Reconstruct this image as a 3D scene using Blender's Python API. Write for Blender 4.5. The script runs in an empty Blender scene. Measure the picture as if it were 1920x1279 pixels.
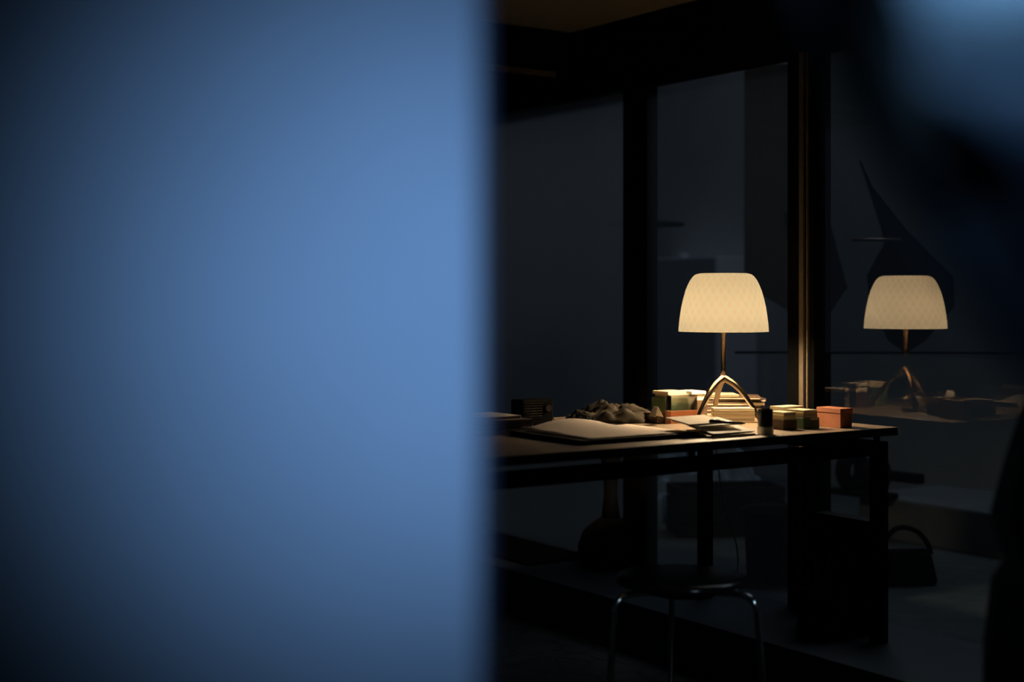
import bpy, bmesh, math, random
from mathutils import Vector, Matrix, noise

random.seed(7)
S = bpy.context.scene
C = S.collection
PI = math.pi
F = 2667.0            # focal length in pixels of the 1920 wide frame
EYE = 1.10
HOR = 560.0
TT = 0.742            # table top height
CN = 3.226            # distance of the glazed wall from the camera along its normal
NX, NY = 0.829, 0.5592
ROT = math.atan2(NY, NX)

# ---------------------------------------------------------------- camera, world, lights
cam = bpy.data.cameras.new('camera'); cam_o = bpy.data.objects.new('camera', cam); C.objects.link(cam_o)
cam_o.location = (0, 0, EYE); cam_o.rotation_euler = (PI/2, 0, 0)
cam.lens = 50; cam.sensor_width = 36; cam.clip_start = 0.05
cam.shift_y = -(639.5-HOR)/1920
cam.dof.use_dof = True; cam.dof.focus_distance = 4.1; cam.dof.aperture_fstop = 1.5
S.camera = cam_o

w = bpy.data.worlds.new('dusk'); S.world = w; w.use_nodes = True
w.node_tree.nodes['Background'].inputs[0].default_value = (0.45, 0.68, 1.0, 1)
w.node_tree.nodes['Background'].inputs[1].default_value = 0.006
S.view_settings.view_transform = 'Standard'; S.view_settings.look = 'None'
S.view_settings.exposure = 0.0; S.view_settings.gamma = 1.0; S.view_settings.use_curve_mapping = False

def light(name, kind, loc, target, energy, color, size=0.1, **kw):
    l = bpy.data.lights.new(name, kind); o = bpy.data.objects.new(name, l); C.objects.link(o)
    o.location = loc
    d = Vector(target)-Vector(loc); o.rotation_euler = d.to_track_quat('-Z', 'Y').to_euler()
    l.energy = energy; l.color = color
    if kind == 'AREA': l.shape = 'RECTANGLE'; l.size = size; l.size_y = kw.get('size_y', size)
    else: l.shadow_soft_size = size
    if kind == 'SPOT': l.spot_size = kw['angle']; l.spot_blend = kw.get('blend', 1.0)
    return o
# added narrow spot standing in for dusk sky, its falloff shaping a vignette
light('wall_vignette_spot', 'SPOT', (0.38, -1.5, 1.34), (-0.035, 0.83, 1.10), 192, (0.26, 0.50, 0.98), 0.12, angle=math.radians(12.2), blend=1.0)
# added narrow spot brightening the reflection stand-in at the upper right
light('corner_glow_spot', 'SPOT', (-0.25, -0.55, 1.75), (0.198, 0.52, 1.246), 300, (0.26, 0.50, 0.74), 0.03, angle=math.radians(5.5), blend=1.0)
light('stool_glint_spot', 'SPOT', (2.3, -2.5, 3.6), (0.39, 3.33, 0.35), 110, (0.6, 0.85, 1.0), 0.12, angle=math.radians(9), blend=0.6)  # spot added to put bluish glints on the bent chrome stool legs
# sky over the yard behind the glazing
light('yard_sky', 'AREA', (2.6, 7.0, 4.2), (2.0, 5.6, 0.6), 45, (0.74, 0.87, 1.0), 3.0, size_y=3.0)

# ---------------------------------------------------------------- materials
def mat(name, col, rough=0.6, metal=0.0, spec=0.5, var=0.12, scale=30.0, bump=0.0, **kw):
    m = bpy.data.materials.new(name); m.use_nodes = True
    nt = m.node_tree; b = nt.nodes['Principled BSDF']
    b.inputs['Roughness'].default_value = rough; b.inputs['Metallic'].default_value = metal
    b.inputs['Specular IOR Level'].default_value = spec
    tc = nt.nodes.new('ShaderNodeTexCoord')
    n = nt.nodes.new('ShaderNodeTexNoise'); n.inputs['Scale'].default_value = scale; n.inputs['Detail'].default_value = 4
    nt.links.new(tc.outputs['Object'], n.inputs['Vector'])
    r = nt.nodes.new('ShaderNodeValToRGB')
    r.color_ramp.elements[0].position = 0.3; r.color_ramp.elements[1].position = 0.7
    r.color_ramp.elements[0].color = (*[c*(1-var) for c in col], 1)
    r.color_ramp.elements[1].color = (*[min(1, c*(1+var)) for c in col], 1)
    nt.links.new(n.outputs['Fac'], r.inputs['Fac']); nt.links.new(r.outputs['Color'], b.inputs['Base Color'])
    if bump:
        bp = nt.nodes.new('ShaderNodeBump'); bp.inputs['Strength'].default_value = bump; bp.inputs['Distance'].default_value = 0.003
        nt.links.new(n.outputs['Fac'], bp.inputs['Height']); nt.links.new(bp.outputs['Normal'], b.inputs['Normal'])
    return m

M = dict(
    blue_plaster = mat('blue_plaster', (0.50, 0.56, 0.60), 0.9, var=0.03, scale=9, spec=0.1),
    gasket = mat('gasket', (0.02, 0.02, 0.045), 0.6),
    black_frame = mat('black_frame', (0.004, 0.004, 0.004), 0.9, spec=0.0),
    bronze_frame = mat('bronze_frame', (0.13, 0.10, 0.065), 0.6, 0.1, scale=60),
    dark_floor = mat('dark_floor', (0.05, 0.045, 0.04), 0.55, var=0.35, scale=14, bump=0.5),
    step_stone = mat('step_stone', (0.025, 0.035, 0.045), 0.5, var=0.15, scale=10),
    ceiling_paint = mat('ceiling_paint', (0.25, 0.22, 0.17), 0.9, var=0.08),
    yard_wall = mat('yard_wall', (0.66, 0.68, 0.69), 0.9, var=0.10, scale=3),
    yard_ground = mat('yard_ground', (0.065, 0.08, 0.085), 0.9, var=0.2, scale=12),
    pale_concrete = mat('pale_concrete', (0.15, 0.165, 0.18), 0.9, var=0.1, scale=20),
    pale_board = mat('pale_board', (0.84, 0.84, 0.92), 0.8, var=0.05),
    black = mat('black', (0.005, 0.005, 0.006), 0.8, spec=0.05),
    black_soft = mat('black_soft', (0.008, 0.008, 0.009), 0.9, spec=0.15, bump=0.4, scale=50),
    black_gloss = mat('black_gloss', (0.010, 0.010, 0.011), 0.18),
    table_wood = mat('table_wood', (0.22, 0.165, 0.11), 0.5, var=0.14, scale=22),
    table_edge = mat('table_edge', (0.035, 0.033, 0.03), 0.6),
    chrome = mat('chrome', (0.75, 0.77, 0.8), 0.12, 1.0, var=0.03),
    brass = mat('brass', (0.38, 0.31, 0.235), 0.23, 1.0, var=0.05),
    cream = mat('cream', (0.66, 0.58, 0.41), 0.8, var=0.06, scale=80),
    pages = mat('pages', (0.62, 0.52, 0.36), 0.85, var=0.25, scale=160),
    yellow_card = mat('yellow_card', (0.66, 0.56, 0.26), 0.8, var=0.06),
    white_paper = mat('white_paper', (0.92, 0.87, 0.74), 0.8, var=0.05),
    tan_paper = mat('tan_paper', (0.78, 0.66, 0.52), 0.85, var=0.05, scale=60),
    kraft = mat('kraft', (0.34, 0.27, 0.19), 0.85, var=0.10, scale=60),
    green = mat('green', (0.075, 0.13, 0.065), 0.7, var=0.12),
    terracotta = mat('terracotta', (0.50, 0.19, 0.09), 0.75, var=0.12),
    brown = mat('brown', (0.10, 0.06, 0.04), 0.6),
    plum = mat('plum', (0.11, 0.07, 0.08), 0.6),
    grey_cover = mat('grey_cover', (0.13, 0.12, 0.11), 0.6),
    scarf = mat('scarf', (0.03, 0.025, 0.018), 0.8, spec=0.15, var=0.5, scale=25, bump=0.5),
    navy_cloth = mat('navy_cloth', (0.022, 0.026, 0.030), 0.9, var=0.1),
    reflection_blue = mat('reflection_blue', (0.30, 0.38, 0.45), 0.9, var=0.08, scale=10),
    car_reflection_blue = mat('car_reflection_blue', (0.32, 0.42, 0.52), 0.8, var=0.1, scale=12),
    dim_board = mat('dim_board', (0.36, 0.33, 0.30), 0.9, var=0.06),
    steel = mat('steel', (0.30, 0.22, 0.16), 0.35, 0.6),
    white_plastic = mat('white_plastic', (0.7, 0.7, 0.72), 0.4, var=0.03),
    grey_case = mat('grey_case', (0.012, 0.011, 0.011), 0.7, spec=0.2),
)

def board_floor():
    m = M['dark_floor']; nt = m.node_tree; b = nt.nodes['Principled BSDF']
    tc = nt.nodes.new('ShaderNodeTexCoord'); mp = nt.nodes.new('ShaderNodeMapping'); mp.inputs['Rotation'].default_value = (0, 0, -ROT)
    v = nt.nodes.new('ShaderNodeTexVoronoi'); v.feature = 'DISTANCE_TO_EDGE'; v.inputs['Scale'].default_value = 9
    nt.links.new(tc.outputs['Object'], mp.inputs['Vector']); nt.links.new(mp.outputs['Vector'], v.inputs['Vector'])
    r = nt.nodes.new('ShaderNodeValToRGB'); r.color_ramp.elements[0].color = (0.008, 0.008, 0.009, 1); r.color_ramp.elements[1].color = (0.05, 0.047, 0.042, 1)
    r.color_ramp.elements[1].position = 0.06
    nt.links.new(v.outputs['Distance'], r.inputs['Fac']); nt.links.new(r.outputs['Color'], b.inputs['Base Color'])
board_floor()

def mix_glass(name, tint, transp, gloss, film=None, filmcol=(0.2, 0.22, 0.24)):
    """a pane: part clear, part mirroring, the rest a thin film that scatters the light from behind"""
    m = bpy.data.materials.new(name); m.use_nodes = True; nt = m.node_tree; nt.nodes.clear()
    out = nt.nodes.new('ShaderNodeOutputMaterial')
    t = nt.nodes.new('ShaderNodeBsdfTransparent'); t.inputs[0].default_value = (*tint, 1)
    g = nt.nodes.new('ShaderNodeBsdfGlossy'); g.inputs['Roughness'].default_value = 0.015; g.inputs[0].default_value = (0.95, 0.93, 0.95, 1)
    tr = nt.nodes.new('ShaderNodeBsdfTranslucent'); tr.inputs[0].default_value = (*filmcol, 1)
    m1 = nt.nodes.new('ShaderNodeMixShader'); m1.inputs[0].default_value = transp
    nt.links.new(tr.outputs[0], m1.inputs[1]); nt.links.new(t.outputs[0], m1.inputs[2])
    m2 = nt.nodes.new('ShaderNodeMixShader'); m2.inputs[0].default_value = gloss
    nt.links.new(m1.outputs[0], m2.inputs[1]); nt.links.new(g.outputs[0], m2.inputs[2])
    nt.links.new(m2.outputs[0], out.inputs[0])
    return m
M['film_pane'] = mix_glass('film_pane', (0.7, 0.75, 0.8), 0.30, 0.05, filmcol=(0.15, 0.155, 0.165))
M['clear_pane'] = mix_glass('clear_pane', (0.7, 0.75, 0.8), 0.85, 0.05)
M['dim_pane'] = mix_glass('dim_pane', (0.75, 0.8, 0.82), 0.95, 0.035)
M['mirror_pane'] = mix_glass('mirror_pane', (0.75, 0.8, 0.82), 0.9, 0.42)

def acrylic():
    m = bpy.data.materials.new('acrylic'); m.use_nodes = True; nt = m.node_tree; nt.nodes.clear()
    out = nt.nodes.new('ShaderNodeOutputMaterial')
    t = nt.nodes.new('ShaderNodeBsdfTransparent'); t.inputs[0].default_value = (0.86, 0.86, 0.84, 1)
    g = nt.nodes.new('ShaderNodeBsdfGlossy'); g.inputs['Roughness'].default_value = 0.08
    f = nt.nodes.new('ShaderNodeFresnel'); f.inputs[0].default_value = 1.6
    a = nt.nodes.new('ShaderNodeMixShader'); nt.links.new(f.outputs[0], a.inputs[0]); nt.links.new(t.outputs[0], a.inputs[1]); nt.links.new(g.outputs[0], a.inputs[2])
    nt.links.new(a.outputs[0], out.inputs[0]); return m
M['acrylic'] = acrylic()

def shade_mat():
    m = bpy.data.materials.new('milk_glass'); m.use_nodes = True; nt = m.node_tree; nt.nodes.clear()
    L = nt.links.new
    out = nt.nodes.new('ShaderNodeOutputMaterial')
    uv = nt.nodes.new('ShaderNodeUVMap'); sp = nt.nodes.new('ShaderNodeSeparateXYZ'); L(uv.outputs[0], sp.inputs[0])
    def mth(op, a, b=None):
        n = nt.nodes.new('ShaderNodeMath'); n.operation = op
        for i, x in enumerate((a, b)):
            if x is None: continue
            if isinstance(x, (int, float)): n.inputs[i].default_value = x
            else: L(x, n.inputs[i])
        return n.outputs[0]
    u = mth('MULTIPLY', sp.outputs[0], 30*2*PI); v = mth('MULTIPLY', sp.outputs[1], 13*PI)
    s1 = mth('ABSOLUTE', mth('SINE', mth('MULTIPLY', mth('ADD', u, v), 0.5)))
    s2 = mth('ABSOLUTE', mth('SINE', mth('MULTIPLY', mth('SUBTRACT', u, v), 0.5)))
    p = mth('MULTIPLY', s1, s2)
    r = nt.nodes.new('ShaderNodeValToRGB'); L(p, r.inputs[0])
    r.color_ramp.elements[0].color = (0.95, 0.79, 0.51, 1); r.color_ramp.elements[0].position = 0.05
    r.color_ramp.elements[1].color = (0.85, 0.69, 0.42, 1); r.color_ramp.elements[1].position = 0.75
    t = nt.nodes.new('ShaderNodeBsdfTranslucent'); t.name = 'through'; t.inputs[0].default_value = (0.203, 0.188, 0.134, 1)
    d = nt.nodes.new('ShaderNodeBsdfDiffuse'); L(r.outputs[0], d.inputs[0])
    a = nt.nodes.new('ShaderNodeMixShader'); a.inputs[0].default_value = 0.90; L(t.outputs[0], a.inputs[1]); L(d.outputs[0], a.inputs[2])
    e = nt.nodes.new('ShaderNodeEmission'); L(r.outputs[0], e.inputs[0]); e.inputs[1].default_value = 0.22
    ad = nt.nodes.new('ShaderNodeAddShader'); L(a.outputs[0], ad.inputs[0]); L(e.outputs[0], ad.inputs[1])
    L(ad.outputs[0], out.inputs[0]); return m
M['milk_glass'] = shade_mat()

# ---------------------------------------------------------------- helpers
def P(px, py, z):        # a point seen at a pixel at depth z
    return Vector(((px-960)/F*z, z, EYE-(py-HOR)/F*z))
def on(h, px, py):       # the point of the horizontal plane at height h seen at a pixel
    z = (EYE-h)*F/(py-HOR); return Vector(((px-960)/F*z, z, h))
def W(n, b, z=0.0):      # wall coordinates (distance along the normal, distance along the wall, height)
    return Vector((n*NX-b*NY, n*NY+b*NX, z))
def bpx(px, n=CN):       # wall coordinate b of the wall point seen at pixel column px
    t = (px-960)/F; z = n/(NX*t+NY); return z*(-NY*t+NX)

def finish(name, bm, m, parent=None, smooth=False, loc=None, rotz=0.0, bevel=0.0, recenter=True):
    me = bpy.data.meshes.new(name)
    bmesh.ops.recalc_face_normals(bm, faces=bm.faces)
    if parent is None and recenter and loc is None:
        xs = [v.co.x for v in bm.verts]; ys = [v.co.y for v in bm.verts]; zs = [v.co.z for v in bm.verts]
        c = Vector(((min(xs)+max(xs))/2, (min(ys)+max(ys))/2, min(zs)))
        for v in bm.verts: v.co -= c
        loc = c
    bm.to_mesh(me); bm.free()
    o = bpy.data.objects.new(name, me); C.objects.link(o)
    me.materials.append(m if not isinstance(m, str) else M[m])
    if smooth:
        for p in me.polygons: p.use_smooth = True
    if parent is not None: o.parent = parent
    if loc is not None: o.location = loc
    o.rotation_euler = (0, 0, rotz)
    if bevel:
        bv = o.modifiers.new('bevel', 'BEVEL'); bv.width = bevel; bv.segments = 2; bv.limit_method = 'ANGLE'
    return o
def tag(o, label=None, cat=None, group=None, kind=None):
    if label: o['label'] = label
    if cat: o['category'] = cat
    if group: o['group'] = group
    if kind: o['kind'] = kind
    return o
def empty(name, loc, rotz=0.0):
    o = bpy.data.objects.new(name, None); C.objects.link(o); o.location = loc; o.rotation_euler = (0, 0, rotz)
    o.empty_display_size = 0.05
    return o
def box(bm, x0, x1, y0, y1, z0, z1, mtx=None):
    vs = [bm.verts.new((x, y, z)) for z in (z0, z1) for x, y in ((x0, y0), (x1, y0), (x1, y1), (x0, y1))]
    if mtx:
        for v in vs: v.co = mtx @ v.co
    for f in ((0, 3, 2, 1), (4, 5, 6, 7), (0, 1, 5, 4), (1, 2, 6, 5), (2, 3, 7, 6), (3, 0, 4, 7)):
        bm.faces.new([vs[i] for i in f])
    return vs
def wbox(bm, n0, n1, b0, b1, z0, z1):
    vs = [bm.verts.new(W(n, b, z)) for z in (z0, z1) for n, b in ((n0, b0), (n1, b0), (n1, b1), (n0, b1))]
    for f in ((0, 3, 2, 1), (4, 5, 6, 7), (0, 1, 5, 4), (1, 2, 6, 5), (2, 3, 7, 6), (3, 0, 4, 7)):
        bm.faces.new([vs[i] for i in f])
def tube(bm, pts, rad, seg=12, cap=True):
    pts = [Vector(p) for p in pts]; rings = []
    up = None
    for i, p in enumerate(pts):
        d = (pts[min(i+1, len(pts)-1)]-pts[max(i-1, 0)]).normalized()
        if up is None:
            up = Vector((0, 0, 1)) if abs(d.z) < 0.9 else Vector((1, 0, 0))
        s = d.cross(up).normalized(); up = s.cross(d).normalized()
        r = rad[i] if isinstance(rad, (list, tuple)) else rad
        rings.append([bm.verts.new(p+(s*math.cos(a)+up*math.sin(a))*r) for a in [2*PI*k/seg for k in range(seg)]])
    for a, b in zip(rings, rings[1:]):
        for k in range(seg): bm.faces.new((a[k], a[(k+1) % seg], b[(k+1) % seg], b[k]))
    if cap: bm.faces.new(rings[0]); bm.faces.new(rings[-1])
def lathe(bm, prof, seg=48, cx=0, cy=0, uv=False):
    rings = []
    for r, z in prof:
        if r < 1e-6: rings.append([bm.verts.new((cx, cy, z))])
        else: rings.append([bm.verts.new((cx+r*math.cos(2*PI*k/seg), cy+r*math.sin(2*PI*k/seg), z)) for k in range(seg)])
    L = bm.loops.layers.uv.verify() if uv else None
    tot = [0]
    for (r0, z0), (r1, z1) in zip(prof, prof[1:]): tot.append(tot[-1]+math.hypot(r1-r0, z1-z0))
    for i, (a, b) in enumerate(zip(rings, rings[1:])):
        for k in range(seg):
            k2 = (k+1) % seg
            if len(a) == 1 and len(b) == 1: continue
            if len(a) == 1: f = bm.faces.new((a[0], b[k2], b[k])); q = [(k, i), (k+1, i+1), (k, i+1)]
            elif len(b) == 1: f = bm.faces.new((a[k], a[k2], b[0])); q = [(k, i), (k+1, i), (k, i+1)]
            else: f = bm.faces.new((a[k], a[k2], b[k2], b[k])); q = [(k, i), (k+1, i), (k+1, i+1), (k, i+1)]
            if uv:
                for lp, (kk, ii) in zip(f.loops, q): lp[L].uv = (kk/seg, tot[ii]/tot[-1])
def smoothpath(pts, n=8):
    pts = [Vector(p) for p in pts]; out = []
    for i in range(len(pts)-1):
        p0 = pts[max(i-1, 0)]; p1 = pts[i]; p2 = pts[i+1]; p3 = pts[min(i+2, len(pts)-1)]
        for k in range(n):
            t = k/n
            out.append(0.5*((2*p1)+(p2-p0)*t+(2*p0-5*p1+4*p2-p3)*t*t+(-p0+3*p1-3*p2+p3)*t**3))
    out.append(pts[-1]); return out
def structure(name, bm, m, label=None, **kw):
    o = finish(name, bm, m, **kw); o['kind'] = 'structure'
    if label: o['label'] = label
    return o

# ---------------------------------------------------------------- the setting
bm = bmesh.new(); box(bm, -3.2, 4.4, -0.3, 6.6, -0.1, 0.0)
structure('floor', bm, 'dark_floor', 'dark rough floor of the room')
# ceiling over the room
CE = 2.10
bm = bmesh.new(); wbox(bm, 0.2, CN+0.3, -0.5, 7.6, CE, CE+0.1)
structure('ceiling', bm, 'ceiling_paint', 'dim ceiling faintly warmed by the lamp')
# stone step along the glazing
bm = bmesh.new(); wbox(bm, 2.81, CN+0.06, 0.2, 6.4, 0.0, 0.14)
structure('trim_1', bm, 'step_stone', 'low dark stone step running along the foot of the glazing', bevel=0.004)
# header over the panes, in two steps
bm = bmesh.new(); wbox(bm, CN-0.03, CN+0.06, 0.2, 6.4, 1.86, 2.0); wbox(bm, CN-0.05, CN+0.06, 0.2, 6.4, 2.0, CE)
structure('trim_2', bm, 'black_frame', 'black stepped header above the glazing')
# ceiling beam square to the glazing
bb = bpx(1092)
bm = bmesh.new(); wbox(bm, 0.6, CN-0.05, bb, bb+0.16, 1.93, CE)
structure('trim_3', bm, 'black_frame', 'dark ceiling beam meeting the glazing at a right angle', bevel=0.002)
bm = bmesh.new(); wbox(bm, 1.2, CN-0.13, bb-0.012, bb, 1.925, 1.945)
structure('trim_4', bm, 'bronze_frame', 'thin bronze strip along the lower edge of the ceiling beam')
# mullions
def mullion(k, px0, px1, m, proud, label):
    bm = bmesh.new(); wbox(bm, CN-proud, CN+0.05, bpx(px1), bpx(px0), 0.14, 1.86)
    return structure('trim_%d' % k, bm, m, label, bevel=0.002)
mullion(5, 1180, 1213, 'black_frame', 0.03, 'black upright between the first and second panes')
mullion(6, 1487, 1537, 'black_frame', 0.025, 'black upright behind the right half of the table')
b2 = bpx(1506)
bm = bmesh.new()
wbox(bm, CN-0.034, CN-0.026, bpx(1506, CN-0.034), bpx(1498, CN-0.034), 0.14, 1.86); wbox(bm, CN-0.034, CN-0.026, bpx(1514, CN-0.034), bpx(1511.5, CN-0.034), 0.14, 1.86)
structure('trim_7', bm, 'bronze_frame', 'bronze strip of the upright catching the lamp light')
# panes
def window(k, px0, px1, m, label, thick=0.0):
    b0, b1 = bpx(px1), bpx(px0)
    bm = bmesh.new(); vs = [bm.verts.new(W(CN, b, z)) for b, z in ((b0, 0.14), (b1, 0.14), (b1, 1.86), (b0, 1.86))]; bm.faces.new(vs)
    return structure('window_%d' % k, bm, m, label)
window(1, 760, 1181, 'film_pane', 'tall grey filmed pane at the left of the glazing')
window(2, 1212, 1490, 'clear_pane', 'tall grey pane behind the lit lamp')
ZS = 1.10-(668-HOR)/F*4.06
def window_part(k, px0, px1, z0, z1, m, label):
    b0, b1 = bpx(px1), bpx(px0)
    bm = bmesh.new(); bm.faces.new([bm.verts.new(W(CN, b, z)) for b, z in ((b0, z0), (b1, z0), (b1, z1), (b0, z1))])
    return structure('window_%d' % k, bm, m, label)
window_part(3, 1536, 2200, ZS, 1.86, 'mirror_pane', 'upper pane at the right mirroring the lit lamp shade')
window_part(4, 1536, 2200, 0.14, ZS, 'dim_pane', 'lower pane at the right faintly mirroring the table')
# the yard behind the glazing
bm = bmesh.new(); wbox(bm, CN+0.06, 5.6, -3.2, 7.2, -0.02, 0.135)
structure('ground', bm, 'yard_ground', 'dim grey ground of the yard beyond the glazing')
bm = bmesh.new(); wbox(bm, 5.5, 5.62, -3.2, 7.2, 0.1, 3.2)
structure('wall_back', bm, 'yard_wall', 'grey wall of the yard far beyond the glazing')
bm = bmesh.new(); wbox(bm, 4.45, 4.95, 0.6, 4.05, 0.13, 0.30)
tag(finish('bench', bm, 'pale_concrete', bevel=0.01), 'low pale concrete bench beyond the glazing at the right', 'bench')

# blue wall beside the camera, out of focus
zw = 0.83
xe = (893-960)/F*zw
bm = bmesh.new(); box(bm, -1.6, xe, zw, zw+0.10, 0.0, CE+0.1)
structure('wall_left', bm, 'blue_plaster', 'blurred pale blue lit wall filling the left of the view')
bm = bmesh.new(); box(bm, xe, xe+0.006, zw+0.002, zw+0.06, 0.0, CE)
structure('trim_8', bm, 'gasket', 'dark blue black seal along the edge of the blurred blue wall')

# ---------------------------------------------------------------- table
t = empty('work_table', W(3.104, 2.684, 0.0), ROT)       # origin under the right front corner; +x towards the glazing, +y to the back
tag(t, 'long dark framed worktable with a thin top in front of the glazing', 'table')
LEN, DEP = 2.05, 0.80
bm = bmesh.new(); box(bm, -LEN, 0, 0.001, DEP, TT-0.022, TT)
top = finish('table_top', bm, 'table_wood', t, bevel=0.001)
bm = bmesh.new(); box(bm, -LEN, 0.0, -0.003, 0.0008, TT-0.0222, TT-0.0006)
finish('edge_band', bm, 'table_edge', top)
zt = TT-0.022-0.019
bm = bmesh.new()
box(bm, -LEN+0.03, -0.012, 0.02, 0.057, zt-0.037, zt); box(bm, -LEN+0.03, -0.012, DEP-0.057, DEP-0.02, zt-0.037, zt)
for x in (-LEN+0.03, -0.049): box(bm, x, x+0.037, 0.057, DEP-0.057, zt-0.037, zt)
finish('frame', bm, 'black', t, bevel=0.002)
for x, y, z0 in ((-0.049, 0.02, 0.14), (-0.049, DEP-0.057, 0.14), (-LEN+0.03, 0.02, 0.0), (-LEN+0.03, DEP-0.057, 0.0)):
    bm = bmesh.new(); box(bm, x, x+0.037, y, y+0.037, z0, zt-0.037)
    finish('leg', bm, 'black', t, bevel=0.002)
for x in (-0.04, -0.72, -1.40, -2.0):
    for y in (0.038, DEP-0.038):
        bm = bmesh.new(); lathe(bm, [(0, zt), (0.009, zt), (0.009, TT-0.022), (0, TT-0.022)], 12, x, y)
        finish('spacer', bm, 'black', t)

# ---------------------------------------------------------------- lamp
LP = Vector((0.617, 4.15, TT))
lamp = empty('table_lamp', LP)
tag(lamp, 'lit table lamp with cream quilted glass shade on three bronze legs', 'lamp')
prof_s = [(0.1305, 0.262), (0.1295, 0.280), (0.1265, 0.305), (0.1225, 0.332), (0.117, 0.357), (0.1105, 0.380), (0.103, 0.399), (0.096, 0.4125), (0.0885, 0.4225), (0.081, 0.4285), (0.07, 0.4315), (0.0, 0.4325)]
prof2 = []
for (r0, z0), (r1, z1) in zip(prof_s, prof_s[1:]):
    prof2 += [(r0, z0), ((r0+r1)/2, (z0+z1)/2)]
prof2.append(prof_s[-1])
bm = bmesh.new(); lathe(bm, prof2, 96, uv=True)
finish('lamp_shade', bm, 'milk_glass', lamp, smooth=True)
bm = bmesh.new(); lathe(bm, [(0.0, 0.118), (0.0085, 0.118), (0.0075, 0.15), (0.0075, 0.252), (0.011, 0.256), (0.011, 0.273), (0.0, 0.273)], 24)
finish('stem', bm, 'brass', lamp, smooth=True)
bm = bmesh.new(); lathe(bm, [(0.0, 0.273), (0.012, 0.274), (0.017, 0.283), (0.027, 0.300), (0.030, 0.314), (0.026, 0.330), (0.014, 0.341), (0, 0.344)], 24)
bulb_m = bpy.data.materials.new('bulb_glass'); bulb_m.use_nodes = True
bn = bulb_m.node_tree; bn.nodes.clear(); o_ = bn.nodes.new('ShaderNodeOutputMaterial'); e_ = bn.nodes.new('ShaderNodeEmission')
e_.inputs[0].default_value = (1.0, 0.76, 0.50, 1); e_.inputs[1].default_value = 380; bn.links.new(e_.outputs[0], o_.inputs[0])
finish('bulb', bm, bulb_m, lamp, smooth=True)
for ang in (-23, -143, 97):
    a = math.radians(ang); pr = [(0.002, 0.126), (0.012, 0.121), (0.030, 0.110), (0.052, 0.090), (0.074, 0.062), (0.094, 0.032), (0.109, 0.004)]
    sm = smoothpath([(r*math.cos(a), r*math.sin(a), z) for r, z in pr], 5)
    k = len(sm); rad = [0.0108-0.0050*(i/(k-1)) for i in range(k)]
    bm = bmesh.new(); tube(bm, sm, rad, 14)
    finish('leg', bm, 'brass', lamp, smooth=True)

# lamp cord: over the back edge and down behind the table
bm = bmesh.new()
b0 = LP.copy()
cpts = smoothpath([LP+Vector((-0.013, 0.118, 0.003)), LP+Vector((0.05, 0.135, 0.003)), LP+Vector((0.15, 0.15, 0.003)), LP+Vector((0.192, 0.24, 0.003)), LP+Vector((0.15, 0.42, 0.003)), P(1345, 790, 4.72), P(1350, 900, 4.72), P(1362, 965, 4.68), P(1378, 1010, 4.65), P(1384, 1050, 4.63), P(1380, 1090, 4.6)], 6)
tube(bm, cpts, 0.0022, 8)
tag(finish('power_cord', bm, 'steel', smooth=True), 'thin cord hanging behind the table below the lamp', 'cord')

# ---------------------------------------------------------------- things on the table
def block(name, m, L, Wd, H, loc, rot=0.0, bevel=0.0008, label=None, cat=None, group=None):
    """a solid slab with its near left corner at loc (x along the table)"""
    bm = bmesh.new(); box(bm, 0, L, 0, Wd, 0, H)
    o = finish(name, bm, m, loc=loc, rotz=ROT+rot, bevel=bevel); return tag(o, label, cat, group)
def book(loc, rot, L, Wd, H, cover, label, pages='pages', group=None, name='book', cat='book'):
    t = empty(name, loc, ROT+rot); tag(t, label, cat, group)
    c = min(0.0018, H*0.14)
    bm = bmesh.new(); box(bm, 0, L, 0, Wd, 0, c); box(bm, 0, L, 0, Wd, H-c, H); box(bm, L-c, L, 0, Wd, c, H-c)
    finish('cover', bm, cover, t, bevel=0.0004)
    bm = bmesh.new(); box(bm, 0.0025, L-c, 0.0025, Wd-0.0025, c, H-c)
    finish('page_block', bm, pages, t)
    return t
def open_box(name, m, L, Wd, H, loc, rot=0.0, wall=0.0025, label=None, cat='box', group=None, floor=True):
    bm = bmesh.new()
    box(bm, 0, L, 0, Wd, 0, wall)
    box(bm, 0, L, 0, wall, wall, H); box(bm, 0, L, Wd-wall, Wd, wall, H); box(bm, 0, wall, wall, Wd-wall, wall, H); box(bm, L-wall, L, wall, Wd-wall, wall, H)
    o = finish(name, bm, m, loc=loc, rotz=ROT+rot, bevel=0.0004); return tag(o, label, cat, group)
def cards(loc, L, Wd, z0, n, cols, label, group, rot=0.0, th=0.004, name='card_stack'):
    for k in range(n):
        dx = random.uniform(-0.003, 0.003); dy = random.uniform(-0.003, 0.003); a = rot+random.uniform(-0.05, 0.05)
        R = Matrix.Rotation(ROT, 3, 'Z')
        o = block(name, cols[k % len(cols)], L, Wd, th-0.0004, Vector(loc)+R@Vector((dx, dy, z0+k*th)), a, 0.0003)
        pos = 'topmost' if k == n-1 else ('lowest' if k == 0 else ['second', 'third', 'fourth', 'fifth', 'sixth', 'seventh'][k-1]+' from the bottom')
        tag(o, label % pos, 'card', group)
def tp(px, py, h=0.0): 
    v = on(TT, px, py); v.z = TT+h; return v
RM = Matrix.Rotation(ROT, 3, 'Z')
def off(v, x, y, z=0): return Vector(v)+RM@Vector((x, y, z))

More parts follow.
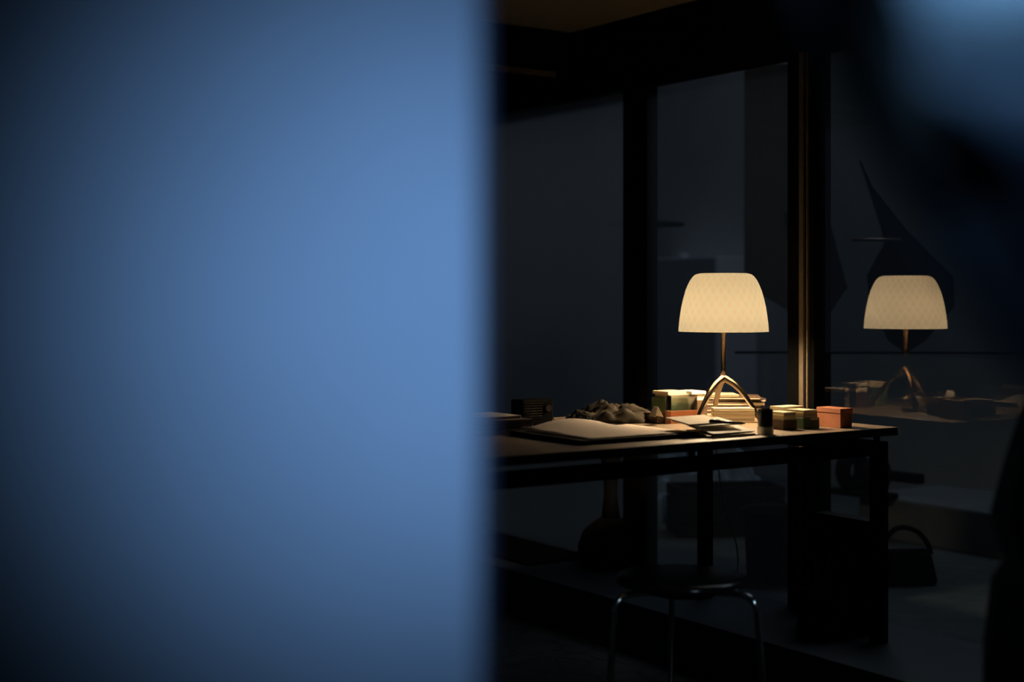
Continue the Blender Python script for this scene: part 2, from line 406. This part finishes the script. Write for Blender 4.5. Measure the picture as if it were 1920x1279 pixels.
# right group: green box of cards, dark box, terracotta box
g = tp(1507, 805.5)
open_box('card_box', 'green', 0.062, 0.072, 0.030, g, 0.02, label='small green open box of cream cards at the right of the lamp')
cards(off(g, 0.004, 0.004), 0.054, 0.063, 0.003, 7, ['cream', 'cream', 'yellow_card'], 'cream card in the green box right of the lamp, %s', 'cards in the right green box', 0.0, 0.0070, 'index_card')
g = off(g, -0.062, 0.015)
open_box('card_box', 'brown', 0.052, 0.072, 0.026, g, 0.0, label='small dark brown open box between the green box and the black jar')
cards(off(g, 0.004, 0.004), 0.044, 0.062, 0.003, 6, ['cream', 'yellow_card', 'cream'], 'cream card in the dark brown box beside the black jar, %s', 'cards in the small brown box', 0.0, 0.0075, 'index_card')
g = off(tp(1507, 805.5), 0.01, 0.085)
open_box('card_box', 'brown', 0.09, 0.06, 0.038, g, 0.0, label='brown box of cream papers behind the green box and the terracotta box')
cards(off(g, 0.004, 0.004), 0.082, 0.052, 0.003, 5, ['cream', 'cream'], 'cream paper in the brown box behind the green box, %s', 'papers in the rear brown box', 0.0, 0.0105, 'note_pad')
g = tp(1576, 803.5)
bm = bmesh.new(); box(bm, 0, 0.046, 0, 0.088, 0, 0.040)
tb = empty('terracotta_box', g, ROT); tag(tb, 'terracotta coloured lidded box near the right end of the table', 'box')
finish('body', bm, 'terracotta', tb, bevel=0.0008)
bm = bmesh.new(); box(bm, -0.0012, 0.0472, -0.0012, 0.0892, 0.0405, 0.054)
finish('lid', bm, 'terracotta', tb, bevel=0.0008)

# black jar on pale foot
jl = tp(1435, 814)
j = empty('jar', jl); tag(j, 'short pale jar with a tall black lid in front of the right lamp leg', 'jar')
bm = bmesh.new(); lathe(bm, [(0, 0), (0.0205, 0), (0.0215, 0.002), (0.0215, 0.019), (0.020, 0.021), (0, 0.021)], 40); finish('body', bm, 'white_paper', j, smooth=False)
bm = bmesh.new(); lathe(bm, [(0, 0.0215), (0.0200, 0.0215), (0.0200, 0.063), (0.0185, 0.066), (0.012, 0.066), (0.011, 0.069), (0, 0.069)], 40); finish('lid', bm, 'black_gloss', j)

# paper block under the lamp
lb = W(LP.x*NX+LP.y*NY, -LP.x*NY+LP.y*NX)
for k in range(7):
    o = block('note_pad', 'cream' if k % 2 else 'white_paper', 0.118, 0.052, 0.0058, tp(1352, 793)+Vector((random.uniform(-.002, .002)-0.022, random.uniform(-.001, .001), k*0.006)), -ROT+random.uniform(-0.02, 0.02), 0.0004)
    tag(o, 'cream paper pad standing in the block under the lamp legs, %s' % ['lowest', 'second from the bottom', 'third from the bottom', 'middle one of seven', 'third from the top', 'second from the top', 'topmost'][k], 'pad', 'paper pads under the lamp')
# book pile behind the lamp
zz = 0.0
specs = [(0.21, 0.12, 0.014, 'brown', 0.02, 0.0), (0.20, 0.12, 0.010, 'brown', -0.05, 0.006), (0.20, 0.11, 0.008, 'plum', 0.08, -0.006), (0.195, 0.12, 0.010, 'brown', -0.03, 0.004), (0.20, 0.11, 0.009, 'plum', 0.12, 0.010), (0.18, 0.11, 0.008, 'brown', -0.10, 0.004), (0.12, 0.11, 0.005, 'cream', 0.0, -0.004)]
nm = ['lowest', 'second from the bottom', 'third from the bottom', 'middle of seven', 'third from the top', 'second from the top', 'topmost']
for k, (L, Wd, H, cv, r, dx) in enumerate(specs):
    book(Vector((0.583+dx, 4.33, TT+zz)), r-ROT, L*0.93, Wd, H, M[cv], 'thin book in the untidy pile behind the lamp, %s' % nm[k], 'cream', 'books piled behind the lamp'); zz += H+0.0002

# left group: green box, brown box, terracotta box, clear box
g = tp(1254, 786)
open_box('card_box', 'green', 0.085, 0.080, 0.062, g, 0.0, label='green open box of papers left of the lamp')
cards(off(g, 0.0045, 0.005), 0.074, 0.069, 0.003, 8, ['cream', 'cream', 'yellow_card'], 'cream card in the green box left of the lamp, %s', 'cards in the left green box', 0.0, 0.0098, 'index_card')
g2 = off(g, 0.090, 0.0)
open_box('card_box', 'brown', 0.062, 0.080, 0.050, g2, 0.0, label='dark box of papers directly left of the lamp legs')
cards(off(g2, 0.004, 0.004), 0.054, 0.071, 0.003, 8, ['cream', 'white_paper'], 'cream pad in the dark box left of the lamp legs, %s', 'pads in the left dark box', 0.0, 0.0095, 'note_pad')
g3 = tp(1258, 795)
block('terracotta_box', 'terracotta', 0.098, 0.030, 0.036, g3, -0.05, label='terracotta box under the clear box left of the lamp', cat='box')
bm = bmesh.new()
o = open_box('clear_box', 'acrylic', 0.095, 0.028, 0.043, g3+Vector((0.001, 0.001, 0.0365)), -0.05, 0.002, 'clear plastic box on top of the left terracotta box', 'box')
g4 = tp(1232, 795)
block('terracotta_box', 'brown', 0.030, 0.06, 0.030, g4, 0.0, label='small dark brown box at the left of the terracotta box', cat='box')

# booklets in front of the lamp
bt = tp(1342, 823)
zz = 0.0
for k, (dx, dy, dz, L, Wd, H, cv, r, tl) in enumerate([(0.0, 0.008, 0.0, 0.160, 0.105, 0.0030, 'white_paper', 0.0, 0.0), (-0.010, 0.014, 0.0032, 0.155, 0.10, 0.0030, 'cream', -0.05, 5), (0.006, 0.016, 0.0085, 0.15, 0.10, 0.0025, 'white_paper', 0.03, 9), (-0.022, 0.058, 0.026, 0.155, 0.10, 0.0030, 'white_paper', -0.06, 6), (-0.035, 0.062, 0.031, 0.14, 0.09, 0.0030, 'cream', 0.05, 8)]):
    bk_ = book(off(bt, dx, dy, dz), r, L, Wd, H, M[cv], 'cream booklet at the front edge below the lamp, %s' % ['lowest', 'second from the bottom', 'third from the bottom', 'second from the top', 'topmost'][k], 'cream', 'booklets in front of the lamp', 'booklet', 'booklet')
    bk_.rotation_euler[0] = math.radians(tl)
zz = 0.036
p0 = off(bt, 0.02, 0.045, zz+0.0045); p1 = off(bt, 0.135, 0.035, zz-0.006)
pen = empty('pen', p0); tag(pen, 'dark pen lying across the booklets in front of the lamp', 'pen')
d = p1-p0
bm = bmesh.new(); tube(bm, [Vector((0, 0, 0)), d*0.9, d], [0.0038, 0.0038, 0.0012], 12); finish('barrel', bm, 'black_gloss', pen, smooth=True)
bm = bmesh.new(); tube(bm, [d*0.02+Vector((0, 0, .0045)), d*0.3+Vector((0, 0, .0045))], 0.0011, 8); finish('clip', bm, 'chrome', pen, smooth=True)

# black portfolio with sheets on it
pf = tp(1092, 836)
block('portfolio', 'black_soft', 0.385, 0.315, 0.012, off(pf, 0, 0.004), 0.0, 0.003, 'large flat black portfolio at the front of the table', 'portfolio')
def sheet(name, m, L, Wd, loc, rot, amp, th, seed, label, cat, group=None):
    bm = bmesh.new(); N = 14
    g = {}
    for s in (0, 1):
        for i in range(N+1):
            for k in range(N+1):
                x = L*i/N; y = Wd*k/N
                h = amp*abs(noise.noise(Vector((x*9+seed, y*9, seed))))+(0.024*math.sin(PI*min(1, x/L*1.15+0.02))*(y/Wd)**1.3 if seed == 1 else 0)
                e = max(0.0, 1-min(i, k, N-i, N-k)/3.0); h += amp*0.4*e*abs(noise.noise(Vector((x*14, y*14, seed+5))))
                g[s, i, k] = bm.verts.new((x, y, h+s*th))
    for s in (0, 1):
        for i in range(N):
            for k in range(N): bm.faces.new((g[s, i, k], g[s, i+1, k], g[s, i+1, k+1], g[s, i, k+1]))
    for i in range(N):
        for a, b in (((i, 0), (i+1, 0)), ((i, N), (i+1, N)), ((0, i), (0, i+1)), ((N, i), (N, i+1))):
            bm.faces.new((g[0, a[0], a[1]], g[0, b[0], b[1]], g[1, b[0], b[1]], g[1, a[0], a[1]]))
    o = finish(name, bm, m, loc=loc, rotz=ROT+rot, smooth=True); return tag(o, label, cat, group)
sheet('paper_sheet', 'tan_paper', 0.345, 0.27, off(pf, 0.025, 0.012, 0.0125), 0.01, 0.003, 0.0006, 1, 'pale brown paper sheet spread over the black portfolio', 'paper')
tc = empty('folded_card', tp(1230, 797, 0.026), 0.4); tag(tc, 'small pale folded card standing up on the papers', 'card')
for s in (-1, 1):
    bm = bmesh.new(); vs = [bm.verts.new(v) for v in ((0, -0.012, 0.026), (0, 0.012, 0.026), (s*0.012, 0.02, -0.002), (s*0.012, -0.02, -0.002))]
    f = bm.faces.new(vs); r = bmesh.ops.extrude_face_region(bm, geom=[f])
    for v in r['geom']:
        if isinstance(v, bmesh.types.BMVert): v.co.x += s*0.0006
    finish('panel', bm, 'white_paper', tc)

# dark crumpled scarf and small things behind the sheets
def heap(name, m, loc, rx, ry, h, seed, label, cat, rot=0.0, freq=1.6, N=40):
    bm = bmesh.new(); g = {}
    for i in range(N+1):
        for k in range(N+1):
            u = -1+2*i/N; v = -1+2*k/N
            x = u*math.sqrt(max(0, 1-v*v/2)); y = v*math.sqrt(max(0, 1-u*u/2))
            r = math.hypot(x, y); e = max(0, 1-r**3)
            q = Vector((x*freq+seed, y*freq*1.5, seed*2))
            hh = h*(e**0.6)*(0.35+0.9*abs(noise.noise(q*1.3))+0.45*abs(noise.noise(q*3.1))+0.2*abs(noise.noise(q*7)))
            wob = 1+0.16*noise.noise(Vector((x*2+seed, y*2, 1)))
            g[i, k] = bm.verts.new((x*rx*wob, y*ry*wob, hh+0.001))
    for i in range(N):
        for k in range(N): bm.faces.new((g[i, k], g[i+1, k], g[i+1, k+1], g[i, k+1]))
    rim = [g[i, 0] for i in range(N)]+[g[N, k] for k in range(N)]+[g[i, N] for i in range(N, 0, -1)]+[g[0, k] for k in range(N, 0, -1)]
    low = [bm.verts.new((v.co.x, v.co.y, 0)) for v in rim]
    for i in range(len(rim)):
        j2 = (i+1) % len(rim); bm.faces.new((rim[i], rim[j2], low[j2], low[i]))
    bm.faces.new(low)
    o = finish(name, bm, m, loc=loc, rotz=ROT+rot, smooth=True); return tag(o, label, cat)
heap('scarf', 'scarf', tp(1140, 791), 0.135, 0.075, 0.050, 3.3, 'dark crumpled scarf lying behind the paper sheets', 'scarf', -ROT)
heap('glove', 'black_soft', tp(1092, 800), 0.05, 0.025, 0.026, 9.1, 'small black crumpled glove beside the black radio', 'glove', -ROT+0.2)
block('notebook', 'black', 0.09, 0.06, 0.018, tp(1180, 782), -0.3, 0.001, 'small black notebook behind the scarf before the first upright', 'notebook')

# black radio at the left
r = empty('radio', off(tp(978, 803), 0, 0), ROT); tag(r, 'black box shaped radio at the left of the table', 'radio')
bm = bmesh.new(); box(bm, 0, 0.108, 0, 0.055, 0.003, 0.077); finish('body', bm, 'black', r, bevel=0.005)
bm = bmesh.new()
for k in range(8): box(bm, 0.008, 0.070, -0.0012, 0.0, 0.016+k*0.007, 0.019+k*0.007)
finish('grille', bm, 'black_gloss', r)
bm = bmesh.new(); tube(bm, [(0.088, 0.001, 0.052), (0.088, -0.006, 0.052)], 0.010, 20); finish('knob', bm, 'black_gloss', r)
bm = bmesh.new(); tube(bm, smoothpath([(0.106, 0.03, 0.07), (0.118, 0.025, 0.06), (0.118, 0.02, 0.03), (0.128, 0.01, 0.006), (0.15, -0.01, 0.004), (0.17, 0.0, 0.004)], 6), 0.0018, 8); finish('cable', bm, 'black_gloss', r, smooth=True)
for x in (0.01, 0.09):
    bm = bmesh.new(); box(bm, x, x+0.008, 0.01, 0.045, 0, 0.003); finish('foot', bm, 'black', r)

# books at the left, partly behind the blurred wall
gl = tp(880, 815)
zz = 0
for k, (L, H, cv, dx, rr) in enumerate([(0.19, 0.016, 'grey_cover', 0.0, 0.0), (0.165, 0.012, 'plum', 0.0, 0.04), (0.16, 0.010, 'plum', -0.004, -0.05), (0.13, 0.010, 'white_paper', 0.0, 0.05)]):
    book(off(gl, dx, -0.06, zz), rr, L, 0.14, H, M[cv], 'book in the pile at the left end beside the blurred wall, %s' % ['lowest', 'second from the bottom', 'second from the top', 'topmost'][k], 'kraft', 'books at the left end of the table'); zz += H+0.0002

# ---------------------------------------------------------------- stool
sl = P(1277, 1078, 3.33); st = empty('stool', (sl.x, sl.y, 0), 0); tag(st, 'round black seated stool on thin bent chrome legs in front of the table', 'stool')
bm = bmesh.new(); lathe(bm, [(0, 0.428), (0.14, 0.430), (0.152, 0.436), (0.154, 0.444), (0.150, 0.451), (0.13, 0.453), (0, 0.450)], 64); finish('seat', bm, 'black_gloss', st, smooth=True)
bm = bmesh.new(); lathe(bm, [(0, 0.405), (0.06, 0.407), (0.10, 0.418), (0.11, 0.427), (0, 0.427)], 48); finish('seat_mount', bm, 'black', st, smooth=True)
for ang in (-30, -150, 90):
    a = math.radians(ang)
    pr = [(0.05, 0.418), (0.12, 0.422), (0.155, 0.421), (0.175, 0.412), (0.186, 0.392), (0.189, 0.36), (0.205, 0.18), (0.220, 0.006)]
    bm = bmesh.new(); tube(bm, smoothpath([(q*math.cos(a), q*math.sin(a), z) for q, z in pr], 6), 0.0075, 12)
    lg = finish('leg', bm, 'chrome', st, smooth=True)
    bm = bmesh.new(); lathe(bm, [(0, 0), (0.011, 0), (0.011, 0.02), (0.008, 0.024), (0, 0.024)], 16, 0.2195*math.cos(a), 0.2195*math.sin(a)); finish('rubber_foot', bm, 'black', lg, smooth=True)

# ---------------------------------------------------------------- things under and behind the table
# dark pedestal on the step
pd = on(0.14, 1145, 1058); pe = empty('pedestal', pd); tag(pe, 'dark pedestal with a round swollen base below the left part of the table', 'pedestal')
bm = bmesh.new(); lathe(bm, [(0, 0), (0.105, 0), (0.118, 0.03), (0.118, 0.07), (0.10, 0.12), (0.06, 0.155), (0.035, 0.17), (0, 0.17)], 48); finish('base', bm, 'black_soft', pe, smooth=True)
bm = bmesh.new(); lathe(bm, [(0, 0.165), (0.034, 0.168), (0.024, 0.25), (0.027, 0.34), (0.045, 0.42), (0.06, 0.44), (0, 0.44)], 32); finish('column', bm, 'black_soft', pe, smooth=True)
# grey case standing against the glazing
b_0, b_1 = bpx(1628, 3.11), bpx(1525, 3.11)
cs = empty('computer_case', W(3.11, b_0, 0.14), ROT); tag(cs, 'dark upright case standing on the step behind the right table leg', 'case')
bm = bmesh.new(); box(bm, 0, 0.055, 0, b_1-b_0, 0.006, 0.325); finish('body', bm, 'grey_case', cs, bevel=0.004)
bm = bmesh.new(); box(bm, -0.004, 0, 0.012, b_1-b_0-0.012, 0.02, 0.31); finish('side_panel', bm, 'black', cs, bevel=0.001)
for y in (0.03, b_1-b_0-0.05):
    bm = bmesh.new(); box(bm, 0.01, 0.045, y, y+0.02, 0, 0.006); finish('foot', bm, 'black', cs)
heap('bag', 'black_soft', on(0.14, 1540, 1190), 0.09, 0.06, 0.20, 5.2, 'slumped black bag in front of the dark case', 'bag', 0.3)

bm = bmesh.new(); wbox(bm, 2.90, 3.19, bpx(1075, 3.1), bpx(900, 3.1), 0.1405, 0.150)  # black slab added to darken this stretch of the step
tag(finish('mat', bm, 'black', bevel=0.002), 'flat black mat added to darken the step left of the dark pedestal', 'mat')
# beyond the glazing
GZ = 0.135
bk = on(GZ, 1462, 1086); bu = empty('bucket', bk); tag(bu, 'round black bucket beyond the glazing under the table', 'bucket')
bm = bmesh.new(); lathe(bm, [(0, 0), (0.112, 0), (0.122, 0.225), (0.117, 0.225), (0.108, 0.006), (0, 0.006)], 48); finish('body', bm, 'black', bu, smooth=False)
bm = bmesh.new(); lathe(bm, [(0.1235, 0.215), (0.131, 0.217), (0.132, 0.238), (0.128, 0.244), (0.120, 0.243), (0.1185, 0.228)], 48); finish('rim', bm, 'black_soft', bu, smooth=True)
# dark slatted box and pale heap, added in place of a parked car's reflection
cr = on(GZ, 1275, 1010)
ck = empty('car_reflection_crate', cr, ROT-0.45); tag(ck, 'dark slatted box standing in for a car reflection beneath the table, below a pale blue heap', 'car_reflection_crate')
cl, cw, ch = 0.44, 0.22, 0.20
bm = bmesh.new()
for k in range(4): 
    z0 = 0.005+k*0.05
    box(bm, 0, cl, 0, 0.012, z0, z0+0.044); box(bm, 0, cl, cw-0.012, cw, z0, z0+0.044); box(bm, 0, 0.012, 0.012, cw-0.012, z0, z0+0.044); box(bm, cl-0.012, cl, 0.012, cw-0.012, z0, z0+0.044)
finish('slats', bm, 'grey_case', ck)
bm = bmesh.new(); box(bm, 0.012, cl-0.012, 0.012, cw-0.012, 0, 0.012); finish('bottom', bm, 'grey_case', ck)
heap('sheet', 'car_reflection_blue', Vector((P(1318, 0, 6.25).x, 6.25, GZ)), 0.30, 0.14, 0.36, 2.4, 'pale blue crumpled heap standing in for a car reflection under the table', 'sheet', -0.45, 0.9)
# pale wall cabinet on the yard wall
b_0 = bpx(1346, 5.2); b_1 = bpx(1190, 5.2)
zc = P(1346, 480, 5.2/(NX*(386/F)+NY)); zt_ = zc.z; zb_ = P(1346, 800, zc.y).z
cb = empty('cabinet', W(5.2, b_0, zb_), ROT); tag(cb, 'pale grey wall cabinet beyond the glazing behind the lamp shade', 'cabinet')
bm = bmesh.new(); box(bm, 0, 0.29, 0, b_1-b_0, 0, zt_-zb_); finish('body', bm, 'pale_board', cb, bevel=0.003)
bm = bmesh.new(); box(bm, -0.012, 0, 0.004, b_1-b_0-0.004, 0.004, zt_-zb_-0.004); dr = finish('door', bm, 'pale_board', cb, bevel=0.002)
bm = bmesh.new(); tube(bm, [(-0.026, 0.05, 0.12), (-0.026, 0.05, 0.24)], 0.004, 8); box(bm, -0.026, -0.011, 0.047, 0.053, 0.125, 0.132); box(bm, -0.026, -0.011, 0.047, 0.053, 0.228, 0.235); finish('handle', bm, 'pale_board', dr)
q = W(5.25, bpx(1281, 5.25), zt_)
bm = bmesh.new(); lathe(bm, [(0, 0), (0.024, 0), (0.030, 0.022), (0.027, 0.022), (0.021, 0.003), (0, 0.003)], 24)
tag(finish('bowl', bm, 'white_plastic', loc=q, smooth=True), 'tiny white bowl on top of the pale wall cabinet', 'bowl')
# dark disc pendant
q = P(1211, 424, 5.9)
pn = empty('pendant_lamp', q); tag(pn, 'dark flat disc pendant lamp hanging beyond the first upright', 'lamp')
bm = bmesh.new(); lathe(bm, [(0, 0.006), (0.155, 0), (0.163, 0.004), (0.155, 0.012), (0.03, 0.026), (0, 0.03)], 48); finish('disc', bm, 'black', pn, smooth=True)
bm = bmesh.new(); tube(bm, [(0, 0, 0.03), (0, 0, 3.2-q.z)], 0.003, 8); finish('cord', bm, 'black', pn)
bm = bmesh.new(); tube(bm, [(q.x, q.y, 3.18), (q.x+1.6, q.y+1.1, 3.18)], 0.02, 8)
for v in bm.verts: v.co -= q
finish('arm', bm, 'black', pn)
# rail across the yard
bm = bmesh.new(); tube(bm, [P(1378, 661, 5.2), P(1960, 662, 4.8)], 0.005, 10)
rl = empty('rail', P(1600, 661, 5.05)*1.0); rl.location.z = GZ; tag(rl, 'thin dark horizontal rail beyond the glazing below the mirrored lamp', 'rail')
for v in bm.verts: v.co -= rl.location
finish('bar', bm, 'black', rl)
for pp in (P(1512, 661, 5.108), P(1945, 662, 4.81)):
    bm = bmesh.new(); tube(bm, [Vector((pp.x, pp.y, GZ))-rl.location, pp-rl.location], 0.004, 8); finish('post', bm, 'black', rl)
# angular black boards
def board(pts, z, tilt, name, m, label, cat, th=0.02):
    bm = bmesh.new()
    vs = [bm.verts.new(P(x, y, z+tilt*(x-pts[0][0]))) for x, y in pts]
    f = bm.faces.new(vs); r = bmesh.ops.extrude_face_region(bm, geom=[f])
    for v in r['geom']:
        if isinstance(v, bmesh.types.BMVert): v.co.y += th
    return tag(finish(name, bm, m), label, cat)
board([(1397, 120), (1512, 120), (1512, 600), (1440, 560), (1397, 535)], 5.9, 0, 'hanging_board', 'dim_board', 'tall dull grey board hung behind the second pane above the lamp', 'board')
board([(1537, 366), (1548, 384), (1589, 540), (1558, 585), (1530, 580), (1500, 560), (1470, 400)], 5.3, 0, 'hanging_board', 'brown', 'dark brown angular board hung beyond the glazing left of the mirrored lamp', 'board')
board([(1614, 300), (1637, 350), (1700, 430), (1740, 470), (1790, 520), (1790, 575), (1735, 640), (1700, 662), (1668, 640), (1632, 560), (1628, 516), (1660, 456), (1655, 430)], 5.3, 0, 'hanging_board', 'black', 'black angular board hung above and behind the mirrored lamp', 'board')
bm = bmesh.new(); a_, b_ = P(1597, 450, 5.0), P(1690, 450, 5.0); tube(bm, [a_, b_], 0.006, 10)
tag(finish('metal_rod', bm, 'steel', smooth=True), 'short brownish metal rod above the mirrored lamp', 'rod')
# black spools on the bench
bz = 0.30
q = P(1625, 905, 5.75); q.z = bz
sp = empty('cable_reel', q, -0.35); tag(sp, 'black double reel with a protruding bar on the pale bench', 'reel')
def ring(cx, rr, tt, z):
    bm = bmesh.new(); N1, N2 = 40, 12
    vv = [[bm.verts.new((cx+tt*1.3*math.sin(2*PI*k/N2), (rr+tt*math.cos(2*PI*k/N2))*math.cos(2*PI*i/N1), z+(rr+tt*math.cos(2*PI*k/N2))*math.sin(2*PI*i/N1))) for k in range(N2)] for i in range(N1)]
    for i in range(N1):
        for k in range(N2): bm.faces.new((vv[i][k], vv[(i+1) % N1][k], vv[(i+1) % N1][(k+1) % N2], vv[i][(k+1) % N2]))
    return bm
sp.rotation_euler[2] = math.radians(-50)
finish('wheel', ring(-0.07, 0.062, 0.026, 0.10), 'black_soft', sp, smooth=True)
finish('wheel', ring(0.045, 0.055, 0.024, 0.09), 'black_soft', sp, smooth=True)
bm = bmesh.new(); box(bm, -0.16, 0.12, -0.05, 0.05, 0.0, 0.022); box(bm, -0.075, 0.05, -0.014, 0.014, 0.02, 0.06); finish('base', bm, 'black_soft', sp, bevel=0.006)
bm = bmesh.new(); box(bm, 0.05, 0.26, -0.02, 0.02, 0.075, 0.115); finish('bar', bm, 'black_soft', sp, bevel=0.006)
# dark handbag beyond the right leg
q = on(GZ, 1700, 1095)
hb = empty('handbag', q, 0.1); tag(hb, 'dark handbag with an arched handle beyond the right table leg', 'bag')
bm = bmesh.new()
vs_ = box(bm, -0.10, 0.10, -0.05, 0.05, 0, 0.12)
for v in vs_:
    if v.co.z > 0.1: v.co.x = v.co.x*0.82; v.co.y *= 0.4
finish('body', bm, 'black_soft', hb, bevel=0.03)
bm = bmesh.new(); tube(bm, smoothpath([(-0.085, 0, 0.10), (-0.075, 0, 0.15), (-0.03, 0, 0.19), (0.03, 0, 0.18), (0.07, 0, 0.14), (0.085, 0, 0.10)], 6), 0.009, 10); finish('handle', bm, 'black_soft', hb, smooth=True)

# ---------------------------------------------------------------- curtains, and a stand-in for a glass reflection, close to the camera
def drape(name, m, rows, z, folds, amp, label, cat, th=0.004, nx=60, ph=0.0, tilt=0.0, sub=6):
    """rows: (height, x left, x right); folds run down the fabric"""
    bm = bmesh.new(); g = []
    rr = []
    for (h0, a0, b0), (h1, a1, b1) in zip(rows, rows[1:]):
        for k in range(sub):
            t = k/sub; rr.append((h0+(h1-h0)*t, a0+(a1-a0)*t, b0+(b1-b0)*t))
    rr.append(rows[-1])
    for s in (0, 1):
        for (h, a, b) in rr:
            row = []
            for i in range(nx+1):
                u = i/nx; y = z+amp*math.sin(u*folds*2*PI+ph)+0.4*amp*math.sin(u*folds*4.7*PI+h*9)
                row.append(bm.verts.new((a+(b-a)*u, y+s*th+tilt*(h-EYE), h)))
            g.append(row)
    R = len(rr)
    for s in (0, 1):
        for j in range(R-1):
            for i in range(nx): bm.faces.new((g[s*R+j][i], g[s*R+j][i+1], g[s*R+j+1][i+1], g[s*R+j+1][i]))
    for j in range(R-1):
        for i in (0, nx): bm.faces.new((g[j][i], g[j+1][i], g[R+j+1][i], g[R+j][i]))
    for j in (0, R-1):
        for i in range(nx): bm.faces.new((g[j][i], g[j][i+1], g[R+j][i+1], g[R+j][i]))
    return tag(finish(name, bm, m, smooth=True), label, cat)
def X(px, z): return (px-960)/F*z
def H(py, z): return EYE-(py-HOR)/F*z
z1 = 0.62
drape('curtain', 'navy_cloth', [(CE, X(1440, z1), X(2300, z1)), (H(-300, z1), X(1440, z1), X(2300, z1)), (H(-40, z1), X(1478, z1), X(2300, z1)), (H(180, z1), X(1570, z1), X(2300, z1)), (H(420, z1), X(1715, z1), X(2300, z1)), (H(640, z1), X(1860, z1), X(2300, z1)), (H(800, z1), X(1985, z1), X(2300, z1)), (0.35, X(2150, z1), X(2300, z1))],
      z1, 5, 0.012, 'blurred dark navy curtain drawn aside at the upper right', 'curtain')
z2 = 0.53  # pale folded surface added in place of a bluish reflection on the front glass
bm = bmesh.new(); g = []
NXX, NYY = 30, 40
for j in range(NYY+1):
    v = j/NYY; py = -260+v*560
    xl = 1700+40*max(0, v-0.45)/0.25+110*max(0, v-0.7)/0.3
    row = []
    for i in range(NXX+1):
        u = i/NXX; px = xl+(2150-xl)*u
        pyy = py+(18*math.sin(u*4)-(v > 0.9)*0)
        y = z2-0.030*abs(math.sin((v*2.6+0.12)*PI))*(0.5+0.5*math.sin(u*PI*0.9+0.2)) + 0.012*math.sin(u*5+v*3)
        row.append(bm.verts.new((X(px, z2), y, H(pyy, z2))))
    g.append(row)
for j in range(NYY):
    for i in range(NXX): bm.faces.new((g[j][i], g[j][i+1], g[j+1][i+1], g[j+1][i]))
r_ = bmesh.ops.solidify(bm, geom=bm.faces[:], thickness=0.004)
tag(finish('reflection_cloth', bm, 'reflection_blue', smooth=True), 'blurred pale blue folds standing in for a glass reflection in the upper right corner', 'reflection_cloth')
z3 = 2.4
drape('curtain', 'black_soft', [(CE, X(2020, z3), X(2400, z3)), (H(560, z3), X(1985, z3), X(2400, z3)), (H(760, z3), X(1921, z3), X(2400, z3)), (H(880, z3), X(1882, z3), X(2400, z3)), (H(965, z3), X(1858, z3), X(2400, z3)), (H(1050, z3), X(1884, z3), X(2400, z3)), (H(1085, z3), X(1858, z3), X(2400, z3)), (H(1200, z3), X(1842, z3), X(2400, z3)), (0.02, X(1840, z3), X(2400, z3))],
      z3, 7, 0.02, 'black hanging curtain with an uneven edge at the lower right', 'curtain')
